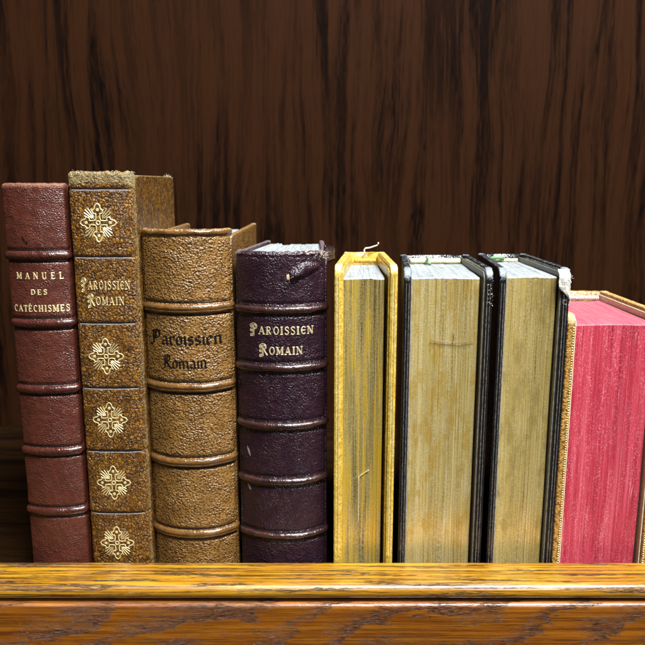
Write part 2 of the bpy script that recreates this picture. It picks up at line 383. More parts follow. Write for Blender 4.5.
# ------------------------------------------------------------------ lettering (own pen strokes)
def S(*p): return list(p)
STEM, HAIR = .17, .075
def serif_letter(ch):
    """list of (polyline, width); box height 1; returns strokes, advance"""
    sf = lambda x, y, w=.26: ([(x-w/2, y), (x+w/2, y)], HAIR)
    arc = lambda cx, cy, rx, ry, a0, a1, n=12: [(cx+rx*math.cos(math.radians(lerp(a0, a1, k/n))), cy+ry*math.sin(math.radians(lerp(a0, a1, k/n)))) for k in range(n+1)]
    if ch == 'M': return [([(.1, 0), (.1, 1)], HAIR), ([(.12, 1), (.42, .1)], STEM), ([(.42, .1), (.74, 1)], HAIR), ([(.76, 1), (.76, 0)], STEM), sf(.1, .03), sf(.76, .03, .3), sf(.06, .97, .2), sf(.82, .97, .22)], 1.0
    if ch == 'A': return [([(.06, 0), (.34, 1)], HAIR), ([(.34, 1), (.64, 0)], STEM), ([(.18, .34), (.52, .34)], HAIR), sf(.06, .03), sf(.64, .03, .3)], .82
    if ch == 'N': return [([(.1, 0), (.1, 1)], HAIR), ([(.1, 1), (.64, .02)], STEM), ([(.64, 0), (.64, 1)], HAIR), sf(.1, .03), sf(.64, .97), sf(.05, .97, .2)], .86
    if ch == 'U': return [([(.12, 1), (.12, .3), (.16, .12), (.28, .02), (.42, .02), (.54, .12), (.58, .3)], STEM*.9), ([(.58, .3), (.58, 1)], HAIR), sf(.12, .97, .3), sf(.58, .97)], .82
    if ch in 'EÉ':
        r = [([(.14, 0), (.14, 1)], STEM), ([(.06, .97), (.54, .97), (.54, .78)], HAIR), ([(.14, .52), (.42, .52)], HAIR), ([(.06, .03), (.56, .03), (.58, .24)], HAIR), ([(.42, .42), (.42, .62)], HAIR)]
        if ch == 'É': r.append(([(.26, 1.12), (.46, 1.3)], .12))
        return r, .72
    if ch == 'L': return [([(.14, 0), (.14, 1)], STEM), ([(.06, .03), (.54, .03), (.56, .26)], HAIR), sf(.14, .97, .3)], .7
    if ch == 'D': return [([(.14, 0), (.14, 1)], STEM), ([(.06, .97), (.3, .97)]+arc(.3, .5, .36, .47, 90, -90)+[(.06, .03)], HAIR), (arc(.3, .5, .34, .4, 50, -50), STEM*.9)], .84
    if ch == 'S': return [([(.5, .74), (.5, .96)], HAIR), ([(.5, .8), (.42, .95), (.28, .98), (.14, .9), (.1, .76), (.16, .62), (.3, .53), (.44, .43), (.5, .28), (.45, .12), (.32, .02), (.18, .04), (.08, .2)], .12), ([(.08, .02), (.08, .26)], HAIR)], .66
    if ch == 'C': return [(arc(.4, .5, .3, .47, 55, 305), .12), ([(.58, .72), (.6, .96)], HAIR)], .74
    if ch == 'T': return [([(.34, 0), (.34, 1)], STEM), ([(.04, .76), (.06, .97), (.62, .97), (.64, .76)], HAIR), sf(.34, .03, .3)], .72
    if ch == 'H': return [([(.14, 0), (.14, 1)], STEM), ([(.62, 0), (.62, 1)], STEM), ([(.14, .5), (.62, .5)], HAIR), sf(.14, .03, .3), sf(.14, .97, .3), sf(.62, .03, .3), sf(.62, .97, .3)], .86
    if ch == 'I': return [([(.16, 0), (.16, 1)], STEM), sf(.16, .03, .3), sf(.16, .97, .3)], .4
    if ch == 'R': return [([(.14, 0), (.14, 1)], STEM), ([(.06, .97), (.32, .97)]+arc(.32, .74, .22, .23, 90, -90)+[(.14, .51)], .09), ([(.32, .5), (.46, .2), (.62, .03)], STEM*.85), sf(.14, .03, .3)], .78
    if ch == 'O': return [(arc(.4, .5, .3, .47, 0, 360, 24), .1), (arc(.4, .5, .29, .4, 130, 230), STEM*.8), (arc(.4, .5, .29, .4, -50, 50), STEM*.8)], .84
    if ch == 'e': return [(arc(.36, .5, .28, .47, 40, 320), .13), ([(.1, .52), (.58, .52)], HAIR)], .7   # round uncial e
    if ch == 'p': return fancy('P')
    if ch == 'r': return fancy('R')
    return [], .4

def fancy(ch):
    """ornate initial: doubled stems, curls at the left"""
    sp = lambda cx, cy, r, a0, turns, sgn=1: [(cx+r*(1-k/18*.75)*math.cos(a0+sgn*k/18*turns*2*PI), cy+r*(1-k/18*.75)*math.sin(a0+sgn*k/18*turns*2*PI)) for k in range(19)]
    base = [([(.3, 1.25), (.3, -.3)], .075), ([(.44, 1.2), (.44, -.2)], .075),
            ([(.1, 1.25), (.3, 1.38), (.6, 1.36), (.8, 1.18), (.84, .95), (.76, .74), (.58, .62), (.44, .62)], .08),
            ([(.44, 1.18), (.6, 1.18), (.7, 1.05), (.68, .85), (.56, .74), (.44, .76)], .065),
            (sp(.1, 1.05, .2, PI/2, 1.2), .06), (sp(.08, .5, .16, PI/2, 1.2), .055), (sp(.1, -.12, .22, 0, 1.3, -1), .065), ([(.02, .28), (.3, .36)], .05), ([(.04, .78), (.3, .86)], .05)]
    if ch == 'R':
        base += [([(.5, .62), (.68, .3), (.84, .02), (.98, -.12)], .12), ([(.6, .62), (.8, .25), (.98, .02)], .055)]
    return base, (.98 if ch == 'P' else 1.06)

BL = {
 'i': ([[(-.05, .50), (.02, .59), (.02, .08), (.09, 0)], [(.0, .76), (.05, .82)]], .2),
 'n': ([[(-.05, .50), (.02, .59), (.02, .08), (.08, 0)], [(.02, .47), (.14, .6), (.25, .5), (.25, .08), (.32, 0)]], .44),
 'm': ([[(-.05, .50), (.02, .59), (.02, .08), (.08, 0)], [(.02, .47), (.14, .6), (.25, .5), (.25, .08), (.3, 0)], [(.25, .47), (.37, .6), (.48, .5), (.48, .08), (.55, 0)]], .67),
 'r': ([[(-.05, .50), (.02, .59), (.02, .08), (.11, 0)], [(.13, .56), (.2, .6), (.23, .5)]], .36),
 'o': ([[(.1, .6), (0, .48), (0, .1), (.11, 0)], [(.1, .6), (.24, .5), (.24, .1), (.11, 0)]], .4),
 'a': ([[(.02, .5), (.12, .6), (.24, .5), (.24, .08), (.31, 0)], [(.24, .34), (.05, .28), (0, .2), (0, .08), (.08, 0), (.24, .1)]], .43),
 'e': ([[(0, .48), (0, .1), (.1, 0), (.24, .1)], [(0, .48), (.12, .6), (.24, .48), (.0, .27)]], .37),
 's': ([[(.23, .52), (.12, .6), (.0, .48), (.02, .36), (.2, .26), (.23, .12), (.1, 0), (0, .08)]], .37),
 'P': ([[(.0, .82), (.12, .95), (.12, .12), (.02, -.1), (-.06, .02)], [(.12, .9), (.3, 1.02), (.46, .88), (.46, .55), (.3, .40), (.12, .46)], [(.25, .92), (.25, .46)]], .62),
 'R': ([[(.0, .82), (.12, .95), (.12, .1), (.02, 0)], [(.0, .86), (.24, 1.02), (.44, .88), (.42, .62), (.18, .5)], [(.22, .5), (.4, .14), (.56, 0)], [(.25, .92), (.25, .5)]], .64),
}

def ribbon2d(pts, w, shear=0):
    """flat ribbon with mitres, three points across; returns [(x,y,h)], faces"""
    P = [Vector((p[0], p[1])) for p in pts]; V = []; F = []
    n = len(P)
    for k in range(n):
        d0 = (P[k]-P[k-1]) if k else (P[1]-P[0]); d1 = (P[k+1]-P[k]) if k < n-1 else d0
        d0 = d0.normalized(); d1 = d1.normalized(); d = (d0+d1)
        d = d.normalized() if d.length > 1e-4 else d0
        nn = Vector((-d.y, d.x)); m = min(1.6, 1/max(.4, abs(nn.dot(Vector((-d0.y, d0.x))))))
        for s, h in ((-1, 0), (0, 1), (1, 0)):
            q = P[k]+nn*(s*w/2*m); V.append((q.x, q.y, h))
    for k in range(n-1):
        b = k*3
        F += [(b, b+1, b+4, b+3), (b+1, b+2, b+5, b+4)]
    return V, F

def nib2d(pts, w, ang=40):
    n = Vector((math.cos(math.radians(ang)), math.sin(math.radians(ang))))*w/2
    out = []
    for a, b in zip(pts[:-1], pts[1:]):
        a = Vector(a); b = Vector(b)
        q = [a-n, a+n, b+n, b-n]
        out.append(([(p.x, p.y, .5) for p in q], [(0, 1, 2, 3)]))
    out.append(ribbon2d(pts, w*.32))
    return out

def put2d(pieces, fn, x0, y0, sx, sy, lift=.05, rise=.08, step=.006):
    """lay 2-D pieces on a surface through fn(x, z, offset)"""
    parts = []
    for k, (V, F) in enumerate(pieces):
        off = lift+(k % 10)*step
        parts.append(([fn(x0+v[0]*sx, y0+v[1]*sy, off+v[2]*rise) for v in V], F))
    return merge(parts)

def text_serif(s, track=.12, bold=1.25):
    out = []; x = 0
    for ch in s:
        st, adv = serif_letter(ch)
        for pts, w in st:
            V, F = ribbon2d(pts, w*bold); out.append(([(v[0]+x, v[1], v[2]) for v in V], F))
        x += adv+track
    return out, x-track

def text_black(s):
    out = []; x = 0
    for ch in s:
        st, adv = BL[ch]
        for pts in st:
            for V, F in nib2d(pts, .14): out.append(([(v[0]+x, v[1], v[2]) for v in V], F))
        x += adv
    return out, x

def ornament2d():
    """cross with trefoil ends, a ring at the centre and four fans of rays; radius 1"""
    out = []
    rot = lambda p, a: (p[0]*math.cos(a)-p[1]*math.sin(a), p[0]*math.sin(a)+p[1]*math.cos(a))
    for q in range(4):
        a = q*PI/2
        lobe = [(.13, .13), (.10, .3), (.11, .44)]
        lobe += [(.17+.115*math.cos(t), .58+.115*math.sin(t)) for t in [math.radians(lerp(-115, 85, k/8)) for k in range(9)]]
        lobe += [(.155, .76), (.14, .85), (.08, .93), (0, .98)]
        full = lobe+[(-x, y) for x, y in reversed(lobe[:-1])]
        out.append(ribbon2d([rot(p, a) for p in full], .066))
        out.append(ribbon2d([rot((.045*math.cos(t), .66+.045*math.sin(t)), a) for t in [k*PI/5 for k in range(11)]], .085))
        for k, (d, r0, r1) in enumerate(((-19, .52, .80), (-9.5, .40, .90), (0, .34, .95), (9.5, .40, .90), (19, .52, .80))):
            t = PI/4+math.radians(d)
            out.append(ribbon2d([rot((r0*math.cos(t), r0*math.sin(t)), a), rot((r1*math.cos(t), r1*math.sin(t)), a)], .048))
    out.append(ribbon2d([(.10*math.cos(k*PI/8), .10*math.sin(k*PI/8)) for k in range(17)], .07))
    return out

# ------------------------------------------------------------------ book parts
class Spine:
    """spine turned to the viewer: local y=0 is its foremost line"""
    def __init__(s, w, h, b, k=2.0, cap=1.6, cap_wob=.25, seed=0):
        s.w, s.h, s.b, s.k, s.cap, s.cw, s.seed = w, h, b, k, cap, cap_wob, seed
        s.tab = [s._xy(-1+2*i/200) for i in range(201)]
    def _xy(s, u):
        au = abs(u)
        x = s.w/2*u
        y = s.b*au**s.k
        if au > .92: y += 2.6*((au-.92)/.08)**2
        return x, y
    def pt(s, u, z, off=0.0):
        e = .01
        x, y = s._xy(u); x0, y0 = s._xy(u-e); x1, y1 = s._xy(u+e)
        d = Vector((x1-x0, y1-y0)).normalized(); n = Vector((d.y, -d.x))
        return (x+n.x*off, y+n.y*off, z)
    def on(s, x, z, off=0.0):
        return s.pt(clamp(x/(s.w/2), -1, 1), z, off+s.relief(x, z))
    def relief(s, x, z):
        q = s.seed*13.7
        return .22*nz(x+q, z, q, .09)+.07*nz(x+q, z, q, .35)
    def build(s, mat, parent, grooves=(), wear=None):
        us = [math.sin(lerp(-1, 1, i/64)*PI/2*.88)/math.sin(PI/2*.88) for i in range(65)]
        prof = []  # z, inset, dz-cap flag
        n = int(s.h/.55)
        for j in range(n+1):
            prof.append((lerp(BASE, s.h-s.cap, j/n), 0.0))
        for j in range(1, 9):
            a = j/8*math.radians(150)
            prof.append((s.h-s.cap+s.cap*math.sin(a), s.cap*(1-math.cos(a))))
        for dz in (2.5, 5): prof.append((s.h-s.cap-dz+1, s.cap*1.9))
        V, W = [], []
        for z, ins in prof:
            for u in us:
                x = s.w/2*u
                g = 0
                for gz, gw, gd in grooves:
                    g -= gd*math.exp(-((z-gz)/gw)**2)
                cw = sstep(s.h-5, s.h, z)
                p = s.pt(u, z+cw*s.cw*nz(x*.5+s.seed, 3, s.seed, 1.0)*2, -ins+s.relief(x, z)+g+cw*s.cw*nz(x, z, s.seed*5, .5))
                V.append(p)
                W.append(wear(u, z, ins) if wear else .0)
        return mesh('spine', V, grid_faces(len(us), len(prof)), mat, parent, True, W)
    def band(s, z, hgt, dep, mat, parent, u0=-.985, u1=.985, wear=None, sag=0.0, double=False):
        us = [lerp(u0, u1, i/60) for i in range(61)]
        prof = [math.radians(lerp(-100, 100, k/14)) for k in range(15)]
        V, W = [], []
        for a in prof:
            for u in us:
                x = s.w/2*u
                zz = z+hgt/2*math.sin(a)*(1+.12*nz(x, z+a, s.seed, .4))+.2*nz(x, z, s.seed, .2)+sag*u*u
                fade = clamp((1-abs(u))/.05)**.5
                o = dep*math.cos(a)*(.7+.3*fade)+.10*nz(x, z+a, s.seed, .5)+.05*nz(x, z+a*2, s.seed, 1.6)
                if double: o -= dep*.38*math.exp(-((math.sin(a)+.25)/.16)**2)
                V.append(s.pt(u, zz, o+s.relief(x, zz)))
                W.append(wear(u, a) if wear else .1)
        return mesh('raised_band', V, grid_faces(61, 15), mat, parent, True, W)

def rrect(y0, y1, z0, z1, rf, rb, dens=1.2):
    """outline in (y, z): fore-edge corners (at y0) of radius rf, back corners rb"""
    P = []
    def seg(a, b, n): P.extend([(lerp(a[0], b[0], k/n), lerp(a[1], b[1], k/n)) for k in range(n)])
    def arc(cy, cz, r, a0, a1, n=10): P.extend([(cy+r*math.cos(math.radians(lerp(a0, a1, k/n))), cz+r*math.sin(math.radians(lerp(a0, a1, k/n)))) for k in range(n)])
    seg((y0, z0+rf), (y0, z1-rf), 110); arc(y0+rf, z1-rf, rf, 180, 90)
    seg((y0+rf, z1), (y1-rb, z1), 60); arc(y1-rb, z1-rb, rb, 90, 0)
    seg((y1, z1-rb), (y1, z0+rb), 70); arc(y1-rb, z0+rb, rb, 0, -90)
    seg((y1-rb, z0), (y0+rf, z0), 40); arc(y0+rf, z0+rf, rf, 270, 180)
    return P

def board(name, mat, parent, xf, xr, th, y0, y1, z0, z1, side, rf=2.0, rb=.8, re=.7, edge=.35, corner=.9, cr=7, rough=.12, seed=0, label=None):
    """cover board; xf/xr = outer face x at front/rear, side=-1 left cover, +1 right"""
    ins_prof = [(0, 12), (0, 5), (0, 2.0), (0, re)]
    for k in range(1, 6):
        a = k/5*PI/2; ins_prof.append((re*(1-math.cos(a)), re*(1-math.sin(a))))
    for k in range(1, 5): ins_prof.append((lerp(re, th-re, k/5), 0))
    for k in range(0, 6):
        a = k/5*PI/2; ins_prof.append((th-re+re*math.sin(a), re*(1-math.cos(a))))
    ins_prof += [(th, 2.0), (th, 5), (th, 12)]
    V, W = [], []; N = None
    for t, ins in ins_prof:
        P = rrect(y0+ins, y1-ins, z0+ins, z1-ins, max(rf-ins, .05), max(rb-ins, .05)); N = len(P)
        for y, z in P:
            x = lerp(xf, xr, (y-y0)/(y1-y0))-side*t
            e = clamp(1-ins/1.6)
            d = min(math.hypot(y-y0, z-z1), math.hypot(y-y1, z-z1)*1.0)
            c = clamp(1-d/cr)
            top = clamp(1-(z1-z)/2.5)*.25
            w = e*(edge+top+corner*c)+c*.25
            q = seed*9.1
            j = rough*(e*.5+1.6*c*e)
            V.append((x+j*nz(x+q, y, z, .6), y+j*nz(x, y+q+40, z, .6), z+j*nz(x, y, z+q+80, .6)))
            W.append(w)
    R = len(ins_prof)
    F = [(r*N+i, r*N+(i+1) % N, (r+1)*N+(i+1) % N, (r+1)*N+i) for r in range(R-1) for i in range(N)]
    F.append(tuple(range(N))); F.append(tuple(range((R-1)*N, R*N)))
    return mesh(name, V, F, mat, parent, True, W, label)

def page_block(parent, mat, mat_top, xlf, xrf, xlr, xrr, yf, yr, z0, z1, concave=2.0, n=150, jit=.16, seed=0, edge_wear=.45, zr=None, flip=False, bulge=0):
    """leaves as one ribbed block: fore-edge surface and top surface share the columns"""
    rnd = random.Random(seed)
    zr = z1 if zr is None else zr
    jy = [rnd.gauss(0, jit) for _ in range(n)]; jz = [rnd.gauss(0, jit*.7) for _ in range(n)]
    blk = []
    while len(blk) < n:
        k = rnd.randint(4, 16); a = rnd.gauss(0, jit*1.3); b = rnd.gauss(0, jit*1.3); blk += [(a, b)]*k
    zs = [lerp(z0, z1-.5, k/70) for k in range(71)]
    def col_y(i, z):
        s = i/(n-1); c = 1-(2*s-1)**2
        edge = 1.3*(abs(2*s-1)**14)
        return yf+concave*c+edge+jy[i]+blk[i][0]+.5*nz(s*3, z*.02, seed)+.14*nz(s*40, z*.05, seed)
    V, W = [], []
    for z in zs:
        for i in range(n):
            s = i/(n-1)
            V.append((lerp(xlf, xrf, s), col_y(i, z), z)); W.append(edge_wear*.9*sstep(z1-2.2, z1-.4, z))
    mesh_rows = len(zs)
    front = mesh('page_block', V, grid_faces(n, mesh_rows), mat, parent, True, W)
    # top edge + sides + back as a second surface of the block
    ys = [0, .004, .02]+[k/16 for k in range(1, 17)]
    V2, W2 = [], []
    for t in ys:
        for i in range(n):
            s = i/(n-1)
            ya = col_y(i, z1-.5); y = lerp(ya, yr, t)
            z = lerp(z1, zr, t)+jz[i]+blk[i][1]+.25*nz(s*4, t*3, seed+5)-(.5 if t == 0 else (.18 if t == .004 else 0))
            V2.append((lerp(lerp(xlf, xrf, s), lerp(xlr, xrr, s), t), y, z)); W2.append(clamp(1-t*14))
    F2 = grid_faces(n, len(ys))
    top = mesh('top_edge', V2, F2, mat_top, front, True, W2)
    b = []
    V3 = [(xlf, yf+1.4, z0), (xlf, yf+1.4, z1-.6), (xlr, yr, zr-.6), (xlr, yr, z0), (xrf, yf+1.4, z0), (xrf, yf+1.4, z1-.6), (xrr, yr, zr-.6), (xrr, yr, z0)]
    mesh('side_leaf', V3[:4]+V3[4:], [(0, 1, 2, 3), (4, 5, 6, 7), (3, 2, 6, 7)], mat, front, False, [0]*8)
    return front

def strip(name, pts, w_vec, th_vec, mat, parent, wear=None):
    """bar swept along pts with rectangular section (half vectors)"""
    V, F = [], []
    a = Vector(w_vec); b = Vector(th_vec)
    for p in pts:
        p = Vector(p)
        V += [tuple(p-a-b), tuple(p+a-b), tuple(p+a+b), tuple(p-a+b)]
    n = len(pts)
    for k in range(n-1):
        for i in range(4):
            F.append((k*4+i, k*4+(i+1) % 4, (k+1)*4+(i+1) % 4, (k+1)*4+i))
    F += [(0, 1, 2, 3), ((n-1)*4, (n-1)*4+1, (n-1)*4+2, (n-1)*4+3)]
    return mesh(name, V, F, mat, parent, False, [wear or 0]*len(V))

def headband(parent, xl, xr, y, z, mat, r=1.0, beads=0, wob=.2, seed=1):
    parts = []
    if beads:
        for k in range(beads):
            x = lerp(xl, xr, (k+.5)/beads)
            parts.append(tube([(x-.1, y-r, z-r*.6), (x, y-r*.9, z+r*.5), (x+.1, y, z+r), (x+.2, y+r, z+r*.2)], (xr-xl)/beads*.5, 6))
    else:
        n = 16
        parts.append(tube([(lerp(xl, xr, k/n), y+wob*nz(k*.5, seed, 0), z+wob*nz(k*.5, seed, 7)) for k in range(n+1)], r, 8))
    return mesh('headband', *merge(parts), mat, parent, True, None)

def fray(parent, pts_fn, n, mat, seed, name='frayed_threads', r=.09, L=(1, 3)):
    rnd = random.Random(seed); parts = []
    for k in range(n):
        p, d = pts_fn(rnd); p = Vector(p); d = Vector(d).normalized()
        pts = [p]
        for q in range(5):
            d = (d+Vector((rnd.gauss(0, .45), rnd.gauss(0, .45), rnd.gauss(0, .35)))).normalized()
            p = p+d*rnd.uniform(*L)/5; pts.append(p)
        parts.append(tube([tuple(q) for q in pts], r*rnd.uniform(.6, 1.5), 5, True))
    return mesh(name, *merge(parts), mat, parent, True)

def patch(name, sp, x, z, rx, rz, mat, parent, lift=.06, dome=.15, seed=0, rot=0):
    """ragged little patch lying on a spine"""
    V, F = [], []
    rings, seg = 5, 22
    V.append(sp.on(x, z, lift+dome))
    for r in range(1, rings+1):
        for k in range(seg):
            a = 2*PI*k/seg
            rr = r/rings*(1+.35*nz(math.cos(a)*1.5, math.sin(a)*1.5, seed*3.3))
            dx, dz = rx*rr*math.cos(a), rz*rr*math.sin(a)
            dx, dz = dx*math.cos(rot)-dz*math.sin(rot), dx*math.sin(rot)+dz*math.cos(rot)
            V.append(sp.on(x+dx, z+dz, lift+dome*(1-(r/rings)**2)-(.05 if r == rings else 0)))
    F += [(0, 1+k, 1+(k+1) % seg) for k in range(seg)]
    for r in range(rings-1):
        for k in range(seg):
            F.append((1+r*seg+k, 1+r*seg+(k+1) % seg, 1+(r+1)*seg+(k+1) % seg, 1+(r+1)*seg+k))
    return mesh(name, V, F, mat, parent, True, [0]*len(V))

FY = 280.0   # the line along which the books are drawn up
G = 'old prayer books standing in a row'

# ================================================================== bookcase
case = thing('bookcase', 'varnished oak bookcase with golden shelf edge and dark stained back panel behind the books', 'bookcase', (0, 0, 0))
def sweep(name, prof, x0, x1, nx, mat, wob=0.0, seed=0):
    V = []
    for k in range(nx+1):
        x = lerp(x0, x1, k/nx)
        for (y, z) in prof:
            V.append((x, y+wob*nz(x*.02, y*.3, seed), z+wob*nz(x*.02, y*.3, seed+9)))
    n = len(prof)
    F = [(k*n+i, k*n+(i+1) % n, (k+1)*n+(i+1) % n, (k+1)*n+i) for k in range(nx) for i in range(n)]
    F += [tuple(range(n)), tuple(range(nx*n, (nx+1)*n))]
    return mesh(name, V, F, mat, case, True)
# moulding: flat top, rounded nose
zt, yn, rn = 3.2, 260.0, 3.2
prof = [(275.4, BASE+.02), (275.4, zt-.5), (274.9, zt)]+[(lerp(274, yn, k/10), zt) for k in range(11)]
prof += [(yn-rn*math.sin(a), zt-rn+rn*math.cos(a)) for a in [k/14*math.radians(168) for k in range(1, 15)]]
prof += [(261.5, zt-2*rn), (262, BASE+.02)]
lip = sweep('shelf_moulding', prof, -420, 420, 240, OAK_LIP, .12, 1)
ap = [(262.3, -3.9), (258.9, -3.9), (258.0, -4.05), (257.2, -4.3), (256.5, -4.7), (256.1, -5.3), (256.0, -6.2), (256, -9), (256, -12), (256, -20), (256, -34), (256.6, -35), (262.3, -35)]
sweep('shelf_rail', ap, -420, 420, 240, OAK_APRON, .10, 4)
mesh('shelf_board', [(x, y, z) for z in (BASE-18, BASE) for (x, y) in ((-420, 262.5), (420, 262.5), (420, 481), (-420, 481))], [(4, 5, 6, 7), (0, 1, 2, 3), (0, 1, 5, 4), (2, 3, 7, 6)], OAK_FLOOR, case, False)
mesh('back_panel', [(x, y, z) for y in (481.2, 489) for (x, z) in ((-420, -20), (420, -20), (420, 420), (-420, 420))], [(0, 1, 2, 3), (4, 5, 6, 7), (0, 1, 5, 4), (2, 3, 7, 6), (1, 2, 6, 5), (0, 3, 7, 4)], OAK_BACK, case, False)

# ================================================================== spine-out books
def closed_book(t, sp, mat, depth, h, th=2.6, xl_r=None, xr_r=None, pg=M['pg_plain'], top=M['top_white'], seed=0, sq=3.0, cw=.7, edge=.3, joint=2.2, page_z=None, rb=1.6, bh=None):
    w = sp.w/2
    bh = h-.4 if bh is None else bh
    y0 = sp.b+joint-.6
    xl_r = -w if xl_r is None else xl_r; xr_r = w if xr_r is None else xr_r
    a = board('cover', mat, t, -w, xl_r, th, y0, depth, BASE, bh, -1, 1.0, rb, .7, edge, cw, 6, .15, seed)
    b = board('cover', mat, t, w, xr_r, th, y0, depth, BASE, bh, 1, 1.0, rb, .7, edge, cw, 6, .15, seed+1)
    pz = h-sq if page_z is None else page_z
    pb = page_block(t, pg, top, xl_r+th+.2, xr_r-th-.2, -w+th+.2, w-th-.2, depth-4, sp.b+2.5, BASE+3, pz, -1.5, 90, .12, seed)
    return a, b, pb

def tooled(parent, sp, z, u0, u1, mat, w=.45, deep=0.0):
    V, F = ribbon2d([(lerp(u0, u1, k/30)*sp.w/2, z+.08*nz(k*.4, z, 2)) for k in range(31)], w)
    return mesh('tooled_line', [sp.on(v[0], v[1], deep+v[2]*.05) for v in V], F, mat, parent, False)
M['tool_dark'] = plain('burnt_tooled_line', (.012, .009, .007), .3, 0, .3)
M['tool_glint'] = plain('painted_lit_line_lip', (.42, .38, .36), .22, .2, .5, 1.5)  # highlight on the lower lip of a tooled line, put into the colour
# 1 --- reddish brown
b1 = thing('book', 'slim reddish brown book with raised bands and gilt catechism title, first from the left', 'book', (-113.2, FY, BASE), G)
sp = Spine(25.6, 160.2, 3.2, 2.2, 1.4, .12, 1)
W1 = lambda u, z, ins: .75*sstep(156.2, 159.5, z)+.15*abs(u)**6
zb = (132.0, 104.7, 77.2, 50.5, 23.7)
gr = [(z+s*2.35, .45, .55) for z in zb for s in (-1, 1)]
sp.build(M['maroon'], b1, gr, W1)
for z in zb:
    sp.band(z, 3.1, 1.05, M['maroon_band'], b1)
    for d in (-2.2, 2.1): tooled(b1, sp, z+d, -.95, .95, M['tool_dark'], .8, -.25)
closed_book(b1, sp, M['maroon'], 86, 159.6, seed=11)
def title(parent, sp, s, xc, z, height, width, mat, style='serif', lift=.06, rise=.08, bold=1.25, track=.12):
    pcs, w = (text_serif(s, track, bold) if style == 'serif' else text_black(s))
    V, F = put2d(pcs, sp.on, xc-width/2, z-height/2, width/w, height, lift, rise)
    return mesh('title_lettering', V, F, mat, parent, False)
title(b1, sp, 'MANUEL', 1.0, 124.1, 2.6, 18.6, M['gold'], track=.55)
title(b1, sp, 'DES', 0.6, 117.6, 2.1, 6.6, M['gold'], track=.2)
title(b1, sp, 'CATÉCHISMES', .6, 111.0, 2.6, 22.2, M['gold'], track=.14, bold=1.4)
patch('scuff', sp, -4.2, 138.5, .6, 1.8, M['black_ink'], b1, -.02, .05, 3, .35)
patch('scuff', sp, -3.0, 137.0, .7, .9, M['black_ink'], b1, -.02, .05, 5)

# 2 --- tall crackled tan with gilt crosses
b2 = thing('book', 'tallest tan book with cracked flat spine stamped with gilt crosses', 'book', (-86.3, FY, BASE), G)
sp = Spine(26.0, 164.6, 1.7, 3.4, 1.5, .35, 2)
W2 = lambda u, z, ins: .72*sstep(157.5, 161, z)+.55*abs(u)**9+.22*(1 if u > .86 else 0)
zl = (158.0, 131.7, 105.1, 78.1, 50.9, 23.4)
sp.build(M['tan_calf'], b2, [(z, .38, .4) for z in zl], W2)
for z in zl:
    tooled(b2, sp, z+.1, -.86, .84, M['tool_dark'], .9)
    tooled(b2, sp, z-.55, -.86, .84, M['tool_glint'], .38)
orn = ornament2d()
for z in (144.9, 91.3, 64.4, 36.9, 9.6):
    V, F = put2d(orn, sp.on, -1.2, z, 7.2, 7.6, .05, .12, .004)
    mesh('gilt_cross', V, F, M['gold'], b2, False)
title(b2, sp, 'pAROISSIeN', .3, 120.3, 3.3, 19.4, M['gold'], bold=.85)
title(b2, sp, 'rOMAIN', .2, 114.0, 3.3, 14.6, M['gold'], bold=.85)
c2 = closed_book(b2, sp, M['tan_calf'], 77, 163.6, 2.6, seed=21, cw=1.1, edge=.5, rb=4.5)
def fr2(r):
    u = r.uniform(-.95, 1); x, y = sp._xy(u)
    return (x, y+r.uniform(.2, 2), 163.9+r.uniform(-.6, .5)), (r.gauss(0, 1), r.gauss(-.1, .5), r.uniform(0, .5))
fray(b2, fr2, 46, M['thread'], 3, L=(.8, 2.4))
def fr2b(r):
    y = r.uniform(60, 77)
    return (13-r.uniform(0, 2), y, 163.2+r.uniform(-.4, .2)), (r.gauss(.1, .4), r.gauss(0, 1), r.uniform(-.1, .5))
fray(b2, fr2b, 26, M['thread'], 5, L=(.8, 2.2))

# 3 --- pebbled tan
b3 = thing('book', 'pebbled tan book with rounded spine and black gothic title', 'book', (-55.0, FY, BASE), G)
sp = Spine(36.4, 142.4, 8.0, 2.3, 1.3, .08, 3)
W3 = lambda u, z, ins: .5*sstep(140.2, 141.6, z)+.12*abs(u)**8
zb = (110.8, 78.0, 45.6, 13.4)
gr = [(z+s*2.55, .45, .6) for z in zb for s in (-1, 1)]+[(139.4, .4, .4)]
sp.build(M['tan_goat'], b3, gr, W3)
for z in zb: sp.band(z, 3.5, 1.15, M['tan_band'], b3, double=True)
for z in zb:
    for d in (-2.4, 2.3): tooled(b3, sp, z+d, -.95, .95, M['tool_dark'], .75, -.25)
sp.band(141.0, 1.7, .45, M['tan_band'], b3)
title(b3, sp, 'Paroissien', 0.0, 99.0, 6.0, 29.5, M['black_ink'], 'black', .03, .03)
title(b3, sp, 'Romain', -.6, 89.0, 5.4, 18.5, M['black_ink'], 'black', .03, .03)
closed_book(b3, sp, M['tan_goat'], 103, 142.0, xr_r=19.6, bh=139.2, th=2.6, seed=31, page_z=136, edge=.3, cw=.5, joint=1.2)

# 4 --- dark purple
b4 = thing('book', 'dark purple leather book with torn spine top and small gilt title', 'book', (-16.8, FY, BASE), G)
sp = Spine(37.2, 133.6, 7.2, 2.4, 1.5, .35, 4)
W4 = lambda u, z, ins: .55*sstep(131.5, 133, z)*(1 if u > -.2 else .8)+.5*abs(u)**10
zb = (110.3, 86.3, 61.6, 37.2, 12.6)
gr = [(z+s*2.5, .4, .55) for z in zb for s in (-1, 1)]+[(131.4, .4, .35)]
sp.build(M['purple'], b4, gr, W4)
for z in zb: sp.band(z, 2.9, 1.3, M['purple_band'], b4, wear=lambda u, a: .1+.25*math.cos(a+.5))
for z in zb:
    for d in (-2.0, 1.95): tooled(b4, sp, z+d, -.95, .95, M['tool_dark'], .6, -.25)
title(b4, sp, 'pAROISSIeN', .5, 101.9, 3.2, 25.6, M['oldgold'])
title(b4, sp, 'rOMAIN', .2, 93.6, 3.2, 17.6, M['oldgold'])
